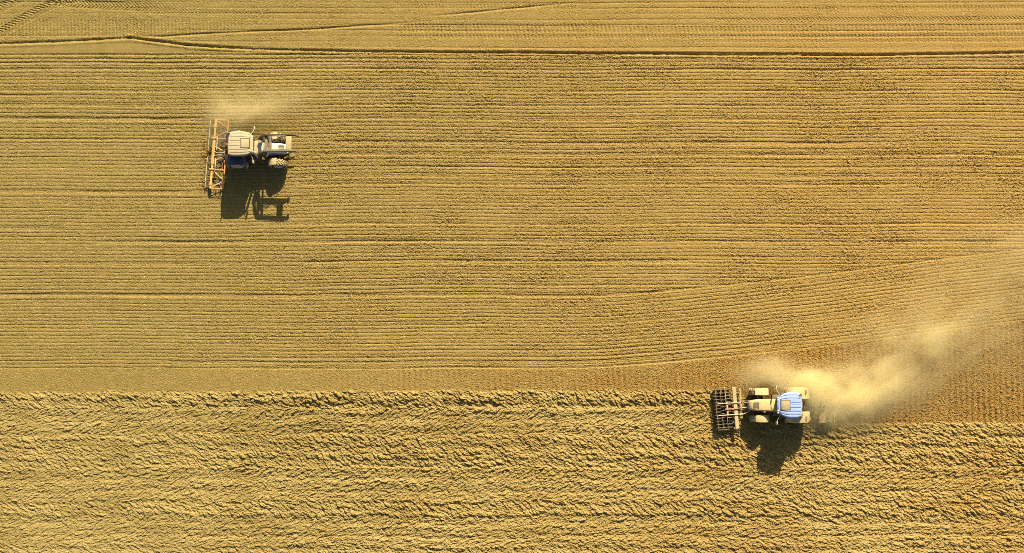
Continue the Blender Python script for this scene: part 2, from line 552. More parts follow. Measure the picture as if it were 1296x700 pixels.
for yl, k in ((549, .5), (590, .8), (636, .6), (653, .9), (678, .5)):
    pl -= .05 * k * np.exp(-((pyw - yl) / 1.8) ** 2) * (.7 + 1.2 * vnoise(X * .2, Y * .05 + yl, 94))
H += m_plough * (pl * psoft * .82 - .06)
H += .008 * vnoise(X * .8, Y * .8, 95)

# fade to a level sheet beyond what is worked in detail, then run to the horizon
ed = np.minimum(np.minimum(X - FX0, FX1 - X), np.minimum(Y - FY0, FY1 - Y))
H *= sstep(0, 1.5, ed)


def outer(start, sign):
    v, p, st = [], start, .25
    while abs(p) < 4500:
        p += sign * st
        st *= 1.35
        v.append(p)
    return np.array(v)


gx = np.concatenate([outer(FX0, -1)[::-1], fx, outer(FX1, 1)])
gy = np.concatenate([outer(FY0, -1)[::-1], fy, outer(FY1, 1)])
nx, ny = len(gx), len(gy)
GZ = np.zeros((ny, nx), np.float32)
oy, ox = len(outer(FY0, -1)), len(outer(FX0, -1))
GZ[oy:oy + len(fy), ox:ox + len(fx)] = H
GXX, GYY = np.meshgrid(gx, gy)
verts = np.stack([GXX, GYY, GZ], -1).astype(np.float32).reshape(-1)
idx = np.arange(nx * ny, dtype=np.int32).reshape(ny, nx)
quads = np.stack([idx[:-1, :-1], idx[:-1, 1:], idx[1:, 1:], idx[1:, :-1]], -1).reshape(-1)
nf = (nx - 1) * (ny - 1)
me = bpy.data.meshes.new('field')
me.vertices.add(nx * ny)
me.vertices.foreach_set('co', verts)
me.loops.add(nf * 4)
me.loops.foreach_set('vertex_index', quads.astype(np.int32))
me.polygons.add(nf)
me.polygons.foreach_set('loop_start', np.arange(0, nf * 4, 4, dtype=np.int32))
me.update(calc_edges=True)
DA = np.zeros((ny, nx), np.float32)
dmp = m_smooth * (.25 + .75 * sstep(300, 1050, PX)) * (.8 + .6 * patch2) + 1.0 * np.clip(fresh, 0, 1) * (.7 + patch2) - m_plough * .70 * (.7 + .8 * patch + .8 * patch2) + (1 - m_plough) * (1 - m_smooth) * (.22 * patch + .15 * patch2 + .32 * vnoise(X * .02, ri * .31, 97))
DA[oy:oy + len(fy), ox:ox + len(fx)] = np.clip(dmp, -1, 1)
at = me.attributes.new('damp', 'FLOAT', 'POINT')
at.data.foreach_set('value', DA.reshape(-1))
me.shade_flat()
field = bpy.data.objects.new('field', me)
COL.objects.link(field)
field['kind'] = 'structure'

m = bpy.data.materials.new('dry_tilled_soil')
m.use_nodes = True
t = m.node_tree
b = t.nodes['Principled BSDF']
tc = t.nodes.new('ShaderNodeTexCoord').outputs['Object']
sx = t.nodes.new('ShaderNodeSeparateXYZ')
t.links.new(tc, sx.inputs[0])
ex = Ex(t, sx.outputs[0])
big_n = Ex(t, noise_node(t, tc, .09, 4, .6))
mid_n = Ex(t, noise_node(t, tc, 1.3, 4, .65))
fine_n = Ex(t, noise_node(t, tc, 7.0, 3, .7))
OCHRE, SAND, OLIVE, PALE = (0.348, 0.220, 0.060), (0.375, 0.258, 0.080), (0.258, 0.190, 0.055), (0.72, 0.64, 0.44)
c = mix(t, (ex * (1 / 60) + (big_n - .5) * .35 + .47).clamp(), OLIVE, OCHRE)  # darker olive to the left: lens falloff painted into the soil colour
c = mix(t, mid_n.step(.38, .70) * .45, c, SAND)
an = t.nodes.new('ShaderNodeAttribute')
an.attribute_name = 'damp'
dm = Ex(t, an.outputs['Fac'])
c = mix(t, dm.step(.0, 1.0) * .75, c, (.285, .158, .036))
c = mix(t, (dm * -1).step(.0, .8) * .55, c, (.43, .325, .115))
tiny_n = Ex(t, noise_node(t, tc, 13.0, 2, .6))
c = mix(t, (tiny_n.step(.56, .70) * fine_n.step(.42, .60)) * .75, c, PALE)
c = mix(t, (.44 - tiny_n).step(.0, .10) * .5, c, (.20, .12, .035))
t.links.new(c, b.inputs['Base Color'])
b.inputs['Roughness'].default_value = 1.0
b.inputs['Specular IOR Level'].default_value = 0.0
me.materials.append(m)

# ------------------------------------------------------------------ tractors


def tyre_bm(r, wd, lugs, rim_r):
    mb = MB()
    h = wd / 2
    mb.lathe([(-h * .80, rim_r), (-h, rim_r + .08), (-h, r - .16), (-h * .86, r - .07), (-h * .5, r - .045), (0, r - .04), (h * .5, r - .045), (h * .86, r - .07), (h, r - .16), (h, rim_r + .08), (h * .80, rim_r)], 40)
    mb.n_tyre = len(mb.bm.faces)
    for k in range(lugs):
        for sgn in (-1, 1):
            a0 = 2 * math.pi * (k + (.5 if sgn > 0 else 0)) / lugs
            da = .30 * .95 / r
            pts = []
            for (yy, aa) in ((.02, da), (h * .55, da * .45), (h * .98, 0)):
                a = a0 + aa
                pts.append(Vector((math.cos(a) * (r - .03 - (.05 if yy > h * .9 else 0)), sgn * yy, math.sin(a) * (r - .03 - (.05 if yy > h * .9 else 0)))))
            for p, q in zip(pts, pts[1:]):
                mb.bar(p, q, .07, .07, up=((p + q) / 2 * Vector((1, 0, 1)) if False else Vector((p.x, 0, p.z)).normalized()))
    return mb


def wheel(parent, x, y, r, wd, lugs, rim_r, mt, mr):
    t_ = holder('wheel', parent)
    t_.location = (x, y, r - .04)
    s = 1 if y > 0 else -1
    tb = tyre_bm(r, wd, lugs, rim_r)
    tb.bm.faces.ensure_lookup_table()
    for f_ in tb.bm.faces[tb.n_tyre:]: f_.material_index = 1
    tb.build('tyre', mt, t_).data.materials.append(M['lug'])
    mb = MB()
    h = wd / 2
    mb.lathe([(-h * .85, rim_r + .015), (h * .85, rim_r + .015), (h * .80, rim_r - .03), (s * h * .35, rim_r - .07), (s * h * .25, .20), (s * h * .55, .17), (s * h * .58, .02), (-s * h * .3, .02), (-s * h * .3, rim_r - .08), (-h * .80, rim_r - .03)], 28)
    for k in range(8):
        a = 2 * math.pi * k / 8
        mb.lathe([(s * h * .26 - .02, 0.001), (s * h * .26 - .02, .025), (s * h * .26 + .03, .025), (s * h * .26 + .03, .001)], 6, 'Y', (math.cos(a) * .28, 0, math.sin(a) * .28), closed=False)
    mb.build('rim', mr, t_)
    return t_


def roof_bm(L, W, zc, hatch, front_pow=2.5, rear_pow=5.0, groove=.058, taper=.13):
    """ribbed cab roof: x 0 (rear) .. L (front), half width W"""
    mb = MB()
    nu, nv = 56, 120
    hx0, hx1, hy = hatch
    top = []
    for i in range(nu + 1):
        u = -1 + 2 * i / nu
        u = math.copysign(abs(u) ** .8, u)
        p = front_pow if u > 0 else rear_pow
        hw = W * max(0.0, 1 - abs(u) ** p) ** (1 / p)
        hw = max(hw, W * .30) * (1 - taper * max(0, u + .1))
        rowv = []
        for j in range(nv + 1):
            v = -1 + 2 * j / nv
            x, y = L / 2 + u * L / 2, v * hw
            edge = max(abs(u) ** 8, abs(v) ** 8)
            z = zc + .10 * (1 - (u * u + v * v) * .4) - .09 * edge
            # lengthwise grooves
            yy = y / W
            for gy in (-.76, -.52, -.20, 0.0, .20, .52, .76):
                reach = .90 if abs(gy) > .5 else (hx0 - .08) / L
                lo, hi = .06 * L, reach * L
                if abs(gy) > .5: y_c = gy * min(1, (hw / W) ** .6)
                else: y_c = gy
                if lo < x < hi:
                    z -= groove * math.exp(-((yy - y_c) / .018) ** 2)
            # raised rim
            z += .018 * math.exp(-((max(abs(u), abs(v)) - .90) / .05) ** 2)
            rowv.append((x, y, z))
        top.append(rowv)
    vt = [[mb.bm.verts.new(p) for p in r_] for r_ in top]
    vb = [[mb.bm.verts.new((p[0], p[1], zc - .10)) for p in r_] for r_ in top]
    for i in range(nu):
        for j in range(nv):
            mb.bm.faces.new((vt[i][j], vt[i + 1][j], vt[i + 1][j + 1], vt[i][j + 1]))
            mb.bm.faces.new((vb[i][j], vb[i][j + 1], vb[i + 1][j + 1], vb[i + 1][j]))
    for i in range(nu):
        for j in (0, nv):
            mb.bm.faces.new((vt[i][j], vt[i + 1][j], vb[i + 1][j], vb[i][j]))
    for j in range(nv):
        for i in (0, nu):
            mb.bm.faces.new((vt[i][j], vt[i][j + 1], vb[i][j + 1], vb[i][j]))
    return mb


def rrect(x, w_, z0, z1, r, n=4, crown=.0):
    """rounded-top section in the y-z plane at x"""
    pts = [(x, -w_, z0)]
    for k in range(n + 1):
        a = math.pi - k * math.pi / 2 / n
        pts.append((x, -w_ + r + r * math.cos(a), z1 - r + r * math.sin(a)))
    pts.append((x, 0, z1 + crown))
    for k in range(n + 1):
        a = math.pi / 2 - k * math.pi / 2 / n
        pts.append((x, w_ - r + r * math.cos(a), z1 - r + r * math.sin(a)))
    pts.append((x, w_, z0))
    return pts


def fender_bm(cx, cz, r, y0, y1, a0, a1, th=.04, lip=.0, flat=None, tap=.22):
    """arched mudguard round an axle; flat = cap on its height so that the top runs level"""
    mb = MB()
    secs = []
    n = 16
    for k in range(n + 1):
        a = a0 + (a1 - a0) * k / n
        def pt(rr, yy):
            x, z = cx + rr * math.cos(a), cz + rr * math.sin(a)
            if flat: z = min(z, flat + (rr - r))
            return (x, yy, z)
        e_ = abs(2 * k / n - 1) ** 4 * tap * (y1 - y0)
        yo = y1 - e_
        ym = yo - (.06 if y1 > y0 else -.06)
        secs.append([pt(r, y0), pt(r + th, y0), pt(r + th, ym), pt(r + th * .2 - lip, yo), pt(r - lip - .02, yo), pt(r - .01, ym)])
    mb.loft(secs)
    return mb


def make_tractor(loc, rz, label, c, wb=3.0, half=1.38, roof_x=(0.0, 1.95), loader=False):
    T = thing('tractor', label, 'tractor', loc, rz, 'tractors working the field')
    rr, fr = c.get('rr', .96), .74
    rw, fw = .62, .52
    ry, fyy = half - rw / 2 - .02, half - fw / 2 - .06
    for s in (1, -1):
        wheel(T, 0, s * ry, rr, rw, 22, .50, c['tyre'], c['rim'])
    for s in (1, -1):
        wheel(T, wb, s * fyy, fr, fw, 18, .38, c['tyre'], c['rim'])
    # chassis: gearbox, engine block, axles
    mb = MB()
    mb.box((-.55, -.32, .55), (1.5, .32, 1.25), .05)
    mb.box((1.5, -.26, .55), (wb + .55, .26, 1.05), .05)
    mb.tube([(0, -ry + .1, rr - .04), (0, ry - .1, rr - .04)], .16, 14)
    mb.tube([(wb, -fyy + .1, fr - .06), (wb, fyy - .1, fr - .06)], .11, 12)
    mb.box((wb - .18, -.38, .45), (wb + .18, .38, .75), .04)
    mb.box((.75, .34, .5), (1.95, .86, 1.02), .09)      # fuel tank
    mb.box((.75, -.86, .5), (1.95, -.34, 1.02), .09)
    mb.box((wb + .55, -.3, .5), (wb + .85, .3, 1.0), .04)
    mb.build('chassis', M['chassis'], T)
    # bonnet
    nose = wb + .93
    secs = []
    for (x, w_, z1) in ((1.80, .50, 1.86), (2.2, .50, 1.87), (2.9, .48, 1.83), (wb + .35, .45, 1.76), (wb + .68, .40, 1.66), (wb + .86, .31, 1.52), (nose, .20, 1.34)):
        secs.append(rrect(x, w_ * c.get('hood_w', 1), .98, z1, .14 if w_ > .3 else .09, 4, .02))
    hood = MB().loft(secs).build('hood', c['hood'], T)
    mb = MB()
    vx0, vx1 = wb + .16, wb + .60
    def hz(x): return np.interp(x, [2.9, wb + .35, wb + .68], [1.85, 1.78, 1.68])
    mb.loft([[(vx0, -.24, hz(vx0) - .03), (vx0, .24, hz(vx0) - .03), (vx0, .24, hz(vx0) + .018), (vx0, -.24, hz(vx0) + .018)],
             [(vx1, -.20, hz(vx1) - .03), (vx1, .20, hz(vx1) - .03), (vx1, .20, hz(vx1) + .022), (vx1, -.20, hz(vx1) + .022)]])
    for k in range(5):
        x = vx0 + .05 + k * .085
        mb.box((x, -.19, hz(x) + .012), (x + .025, .19, hz(x) + .032))
    mb.build('hood_vent', M['vent'], hood)
    mb = MB()
    mb.box((nose - .06, -.17, 1.0), (nose + .02, .17, 1.28), .02)
    for k in range(6): mb.box((nose + .012, -.15, 1.02 + k * .042), (nose + .03, .15, 1.036 + k * .042))
    mb.build('front_grille', M['vent'], hood)
    for s in (1, -1):
        MB().box((nose - .16, s * .29 - .07, 1.30), (nose - .05, s * .29 + .07, 1.42), .025).build('headlight', M['lens'], hood)
    # cowl between bonnet and cab
    mb = MB()
    mb.loft([rrect(1.55, .56, 1.0, 1.90, .1), rrect(1.84, .53, 1.0, 1.88, .1)])
    mb.build('cowl', c.get('cowl', c['hood']), T)
    # cab: pillars, then window sub-parts
    x0, x1 = roof_x
    bx0, bx1 = -.38, 1.60
    zt = 2.86
    cab = MB()
    cab.box((bx0, -.62, 1.2), (bx1, .62, 1.42), .04)
    corners = [((bx0, .80, 1.55), (x0 + .18, .84, zt)), ((bx0, -.80, 1.55), (x0 + .18, -.84, zt)), ((bx1, .52, 1.4), (x1 - .28, .72, zt)), ((bx1, -.52, 1.4), (x1 - .28, -.72, zt)),
               ((.55, .86, 1.3), (.75, .88, zt)), ((.55, -.86, 1.3), (.75, -.88, zt))]
    for p, q in corners: cab.bar(p, q, .08, .08)
    cab.bar((x0 + .18, -.84, zt - .04), (x0 + .18, .84, zt - .04), .08)
    cab.bar((x1 - .28, -.72, zt - .04), (x1 - .28, .72, zt - .04), .08)
    cab.box((-.1, -.28, 1.42), (.45, .28, 1.62), .05)                        # seat
    cab.box((-.2, -.27, 1.62), (-.05, .27, 2.3), .05)
    cab.tube([(1.45, 0, 1.45), (1.15, 0, 1.95)], .04)
    cabo = cab.build('cab', M['chassis'], T)
    def pane(a, b_, c_, d):
        mb = MB()
        a, b_, c_, d = map(Vector, (a, b_, c_, d))
        nrm = (b_ - a).cross(d - a).normalized() * .008
        mb.loft([[p - nrm for p in (a, b_, c_, d)], [p + nrm for p in (a, b_, c_, d)]])
        mb.build('window', M['glass'], cabo, smooth=False)
    pane((bx1 + .02, -.5, 1.42), (bx1 + .02, .5, 1.42), (x1 - .26, .70, zt - .08), (x1 - .26, -.70, zt - .08))
    pane((bx0 - .02, -.78, 1.56), (bx0 - .02, .78, 1.56), (x0 + .16, .82, zt - .08), (x0 + .16, -.82, zt - .08))
    for s in (1, -1):
        pane((.60, s * .87, 1.30), (bx1 - .03, s * .55, 1.42), (x1 - .32, s * .735, zt - .03), (.78, s * .89, zt - .03))
        pane((bx0 + .05, s * .815, 1.56), (.50, s * .87, 1.50), (.68, s * .89, zt - .03), (x0 + .24, s * .855, zt - .03))
    L = x1 - x0
    hx0, hx1, hy = L - .98, L - .28, .37
    roof = roof_bm(L, 1.03, 3.0, (hx0, hx1, hy), **c.get('roof_kw', {})).build('cab_roof', c['roof'], T, loc=(x0, 0, 0))
    MB().box((hx0 - .05, -hy - .05, 3.04), (hx1 + .05, hy + .05, 3.108), .05).build('hatch_seal', M['seal'], roof)
    MB().box((hx0, -hy, 3.06), (hx1, hy, 3.125), .055).build('roof_hatch', c['hatch'], roof)
    for s in (1, -1):
        MB().lathe([(2.98, .001), (2.98, .05), (3.14, .05), (3.20, .03), (3.2, .001)], 12, 'Z', (.12, s * .86, 0), closed=False).build('beacon', M['amber'], roof)
    for s in (1, -1):
        for k in (0, 1):
            MB().box((L - .12, s * (.42 + k * .17) - .07, 2.93), (L - .0, s * (.42 + k * .17) + .07, 3.01), .02).build('work_lamp', M['lens'], roof)
    # mudguards
    for s in (1, -1):
        f = fender_bm(0, rr - .04, rr + .09, s * .50, s * (half + .03), R(28), R(152), flat=c.get('flat', 1.86))
        f.box((-.92, s * (half - .32) - .16, 1.00), (-.86, s * (half - .32) + .16, 1.22), .02)
        fo = f.build('rear_fender', c['fender'], T)
        MB().box((-.99, s * (half - .3) - .13, 1.35), (-.93, s * (half - .3) + .13, 1.46), .015).build('tail_light', M['red'], fo)
        if s < 0 or not loader:
            MB().box((-.62, s * (half - .36) - .16, 1.905), (-.50, s * (half - .36) + .16, 1.945), .01).build('fender_handle', M['chassis'], fo)
    for s in (1, -1):
        f = fender_bm(wb, fr - .04, fr + .07, s * (fyy - fw / 2 - .02), s * (fyy + fw / 2 + .03), R(c.get('ff0', 62)), R(168), th=.03, tap=.05)
        f.bar((wb, s * (fyy - fw / 2 - .1), fr - .02), (wb - .1, s * (fyy - fw / 2 - .02), fr + .08 + fr - .08), .05)
        f.build('front_fender', c['ffender'], T)
    # mirrors, exhaust, intake, steps
    for s in (1, -1):
        mb = MB()
        mb.tube([(x1 - .28, s * .76, 2.75), (x1 - .05, s * 1.15, 2.72), (x1 - .02, s * 1.38, 2.65)], .022)
        mb.box((x1 - .06, s * 1.40 - .13, 2.28), (x1 + .02, s * 1.40 + .13, 2.70), .03)
        mb.build('mirror', M['steel'], T)
        mb = MB()
        for k in range(3): mb.box((.85 + k * .04, s * .90 - .14, .48 + k * .28), (1.3 - k * .02, s * .90 + .16, .52 + k * .28), .01)
        mb.bar((.87, s * .92, .46), (.98, s * .92, 1.2), .04)
        mb.build('cab_step', M['chassis'], T)
    mb = MB()
    mb.tube([(1.72, -.66, 1.2), (1.72, -.66, 2.55), (1.68, -.66, 2.85), (1.60, -.68, 2.98)], [.09, .09, .065, .065], 12)
    mb.build('exhaust_pipe', M['steel'], T)
    # rear three point linkage
    mb = MB()
    for s in (1, -1):
        mb.bar((-.45, s * .35, .62), (-1.35, s * .45, .55), .07, .1)
        mb.bar((-.5, s * .30, 1.35), (-.95, s * .40, .60), .05)
    mb.tube([(-.5, 0, 1.1), (-1.3, 0, .95)], .04)
    mb.box((-.62, -.34, 1.05), (-.5, .34, 1.4), .03)
    mb.build('rear_linkage', M['chassis'], T)
    # front linkage
    mb = MB()
    for s in (1, -1):
        mb.bar((wb + .75, s * .32, .60), (wb + 1.35, s * .38, .52), .07, .1)
    mb.box((wb + .7, -.4, .5), (wb + .86, .4, .72), .03)
    mb.build('front_linkage', M['chassis'], T)
    if loader:
        ld = holder('front_loader', T)
        yl = .66
        for s in (1, -1):
            mb = MB()
            mb.bar((2.55, s * yl, .62), (2.10, s * yl, 2.25), .12, .26, up=(0, 1, 0), bev=.02)
            mb.bar((2.45, s * .25, .75), (2.45, s * yl, .75), .2, .3)
            mb.box((1.95, s * yl - .10, 2.0), (2.28, s * yl + .10, 2.34), .03)
            mb.build('loader_tower', M['black'], ld)
            mb = MB()
            pts = [(2.10, 2.22), (2.35, 2.75), (2.75, 3.14), (4.6, 3.22), (5.05, 3.22)]
            for (xa, za), (xb, zb) in zip(pts, pts[1:]):
                mb.bar((xa, s * yl, za), (xb, s * yl, zb), .15, .24, up=(0, 0, 1), bev=.015)
            for (xa, za) in pts[1:-1]:
                mb.lathe([(-.064, .001), (-.064, .105), (.064, .105), (.064, .001)], 14, 'Y', (xa, s * yl, za), closed=False)
            mb.build('loader_arm', M['black'] if s > 0 else M['dusty_black'], ld)
            mb = MB()
            mb.tube([(2.42, s * (yl + .0), 1.25), (2.80, s * yl, 2.20)], .065, 10)
            mb.tube([(2.80, s * yl, 2.20), (3.15, s * yl, 3.06)], .035, 10)
            mb.build('lift_cylinder', M['steel'], ld)
            mb = MB()
            mb.bar((4.98, s * yl, 3.22), (5.34, s * yl, 3.20), .12, .16, bev=.02)
            mb.bar((5.20, s * yl, 3.18), (5.30, s * yl, 3.02), .10, .12, bev=.02)
            mb.lathe([(-.1, .001), (-.1, .12), (.1, .12), (.1, .001)], 12, 'Y', (5.26, s * yl, 3.16), closed=False)
            mb.build('tool_hook', M['rust'], ld)
            mb = MB()
            mb.tube([(3.0, s * (yl - .12), 3.22), (3.8, s * (yl - .13), 3.30), (4.9, s * (yl - .11), 3.24)], .03, 8)
            mb.build('tilt_cylinder', M['steel'], ld)
        mb = MB()
        mb.box((2.62, -yl - .2, 2.90), (2.84, yl + .2, 3.08), .03)
        mb.box((3.02, -yl + .08, 3.05), (3.20, yl - .08, 3.22), .03)
        mb.box((2.84, -.30, 2.95), (3.02, .30, 3.05), .01)
        mb.build('rear_crossbar', M['dusty_black'], ld)
        mb = MB()
        mb.box((4.36, -yl + .077, 3.08), (4.84, yl - .077, 3.29), .05)
        mb.build('front_crossbar', coated_cross, ld)
        mb = MB()
        for k, (ya, yb) in enumerate(((.42, .30), (.36, .18), (.30, .06))):
            mb.tube([(2.3, ya, 1.8), (2.6, ya + .1, 2.6), (3.0, ya, 3.22), (3.5, yb, 3.2), (3.9, ya + .1, 3.16), (4.4, yb + .2, 3.29)], .022, 6)
        mb.build('hydraulic_hose', M['black'], ld)
    return T


coated_cross = coated('crossbar_under_dust', (0.3, 0.26, 0.16), .6, dust=.6, grain=2.0, dustcol=(.52, .40, .18))

PA = ground(304, 194)
tractor_a = make_tractor(PA + Vector((0, 0, .01)), R(0), 'dusty tractor with beige roof, navy fenders and a raised front loader frame', dict(tyre=M['rubber'], rim=M['rim'], hood=M['pale_hood'], roof=M['dusty_roof'], fender=M['navy'], ffender=M['dusty_navy'], hatch=M['dusty_hatch'], ff0=92, cowl=M['dusty_hatch'], flat=1.86, rr=.90, hood_w=.86, roof_kw=dict(front_pow=3.2, rear_pow=6.0, groove=.028, taper=.05)), wb=3.35, half=1.40, roof_x=(-.36, 1.68), loader=True)
tractor_a.rotation_euler.x = R(-3.4)      # leaning on the uneven ground
tractor_a.location.z -= .03
PB = ground(1004.5, 512.8)
tractor_b = make_tractor(PB + Vector((0, 0, .01)), R(180), 'tractor with light blue ribbed roof, working between two implements in a dust cloud', dict(tyre=M['dusty_rubber'], rim=M['rim'], hood=M['dusty_hood'], roof=M['blue_roof'], fender=M['dusty_navy'], ffender=M['dusty_navy'], hatch=M['hatch']), wb=3.0, half=1.40, roof_x=(.02, 1.97))

# ------------------------------------------------------------------ implements


def tine_bm(x, y, z_top, lean=.35):
    mb = MB()
    mb.tube([(x + .02, y, z_top), (x - .16, y, z_top - .03), (x - .26, y, z_top - .25), (x - .12, y, z_top - .52), (x + .02, y, .08), (x + .10, y, -.04)], .022, 6)
    mb.box((x + .02, y - .05, -.05), (x + .12, y + .05, .03), 0, Matrix.Rotation(R(30), 3, 'Y'))
    return mb


def cultivator():
    loc = ground(281, 196.6)
    T = thing('cultivator', 'wide orange framed cultivator with zigzag braces behind the tractor with the loader', 'cultivator', loc, R(-3.2))
    hw = 2.93
    zf = .82
    # local x: 0 = middle of the frame, + towards the tractor
    mb = MB()
    mb.bar((-.62, -hw, zf), (-.62, hw, zf), .17, .17, bev=.02)
    mb.box((-.74, -.9, zf - .1), (-.50, 1.1, zf + .125), .03)
    mb.build('main_beam', M['yellow'], T)
    mb = MB()
    mb.bar((.42, -hw, zf - .02), (.42, hw, zf - .02), .10, .10, bev=.012)
    mb.build('front_beam', M['orange'], T)
    for y in (-hw + .05, -1.32, 1.30, hw - .05):
        MB().bar((-.53, y, zf - .005), (.37, y, zf - .005), .09, .09, bev=.01).build('end_bar', M['orange'], T)
    for (ya, yb) in ((hw - .15, 2.25), (1.42, 1.95), (-1.42, -2.12), (-hw + .2, -2.30)):
        MB().bar((-.52, ya, zf + .02), (.36, yb, zf + .02), .07, .07, bev=.01).build('diagonal_brace', M['orange'] if ya > 0 else M['cream'], T)
    # headstock
    mb = MB()
    for s in (1, -1):
        mb.bar((-.5, s * .62, zf + .03), (.42, s * .15, zf + .42), .09, .11, bev=.01)
        mb.bar((.42, s * .42, .55), (.42, s * .15, zf + .45), .09, .10, bev=.01)
    mb.build('headstock', M['yellow'], T)
    mb = MB()
    mb.tube([(-.62, .2, zf + .1), (-.2, .05, zf + .35), (.3, .1, zf + .5), (.62, .2, 1.05)], .025)
    mb.tube([(-.62, -.2, zf + .1), (-.1, -.1, zf + .38), (.62, -.1, 1.0)], .025)
    mb.build('hydraulic_hose', M['hose'], T)
    # folding cylinders
    for s in (1, -1):
        mb = MB()
        mb.tube([(-.35, s * .35, zf + .22), (-.35, s * .95, zf + .22)], .05, 10)
        mb.tube([(-.35, s * .95, zf + .22), (-.35, s * 1.5, zf + .16)], .028, 8)
        mb.build('fold_cylinder', M['steel'], T)
    # hinges
    for y in (1.30, -1.32):
        MB().lathe([(-.22, .001), (-.22, .07), (.22, .07), (.22, .001)], 12, 'X', (-.62, y, zf + .14), closed=False).build('hinge', M['orange'], T)
    for y in (-hw + .38, hw - .6):
        MB().box((-.78, y - .12, zf - .18), (-.50, y + .12, zf + .12), .03).build('support_bracket', M['orange'], T)
    # tine bars and tines
    for x, n, off in ((-.15, 13, 0), (.20, 13, .22)):
        MB().bar((x, -hw + .12, zf - .14), (x, hw - .12, zf - .14), .07, .07).build('tine_bar', M['rust'], T)
        for k in range(n):
            tine_bm(x, -hw + .3 + k * (2 * hw - .5) / n + off, zf - .16).build('tine', M['iron'], T)
    # rear comb rake on arms
    for s in (1, -1):
        mb = MB()
        mb.tube([(-1.12, s * .25, .46), (-1.14, s * 1.6, .47), (-1.12, s * (hw - .1), .46)], .028, 8)
        mb.build('rake_bar', M['cream'], T)
        for k in range(9):
            y = s * (.35 + k * (hw - .55) / 8.5)
            MB().tube([(-1.13, y, .46), (-1.22, y, .36), (-1.30, y + .02 * s, .12), (-1.36, y, -.02)], .014, 5).build('rake_tine', M['steel'], T)
        for y in (.7, 2.3):
            MB().bar((-.66, s * y, zf - .05), (-1.12, s * y, .48), .05, .07).build('rake_arm', M['iron'], T)
    # levelling roller
    for s in (1, -1):
        mb = MB()
        for k in range(10):
            a = 2 * math.pi * k / 10
            mb.bar((-.92 + .17 * math.cos(a), s * .2, .20 + .17 * math.sin(a)), (-.92 + .17 * math.cos(a + .5), s * (hw - .15), .20 + .17 * math.sin(a + .5)), .02, .035)
        for k in range(5):
            y = s * (.2 + k * (hw - .36) / 4)
            mb.lathe([(-.015, .10), (-.015, .185), (.015, .185), (.015, .10)], 18, 'Y', (-.92, y, .20))
        mb.build('cage_roller', M['iron'], T)
        for y in (.5, hw - .3):
            MB().bar((-.66, s * y, zf - .1), (-.92, s * y, .22), .06, .08).build('roller_arm', M['iron'], T)
    T.scale = (1, 1, .55)         # at work, frame close over the ground
    return T


cultivator()


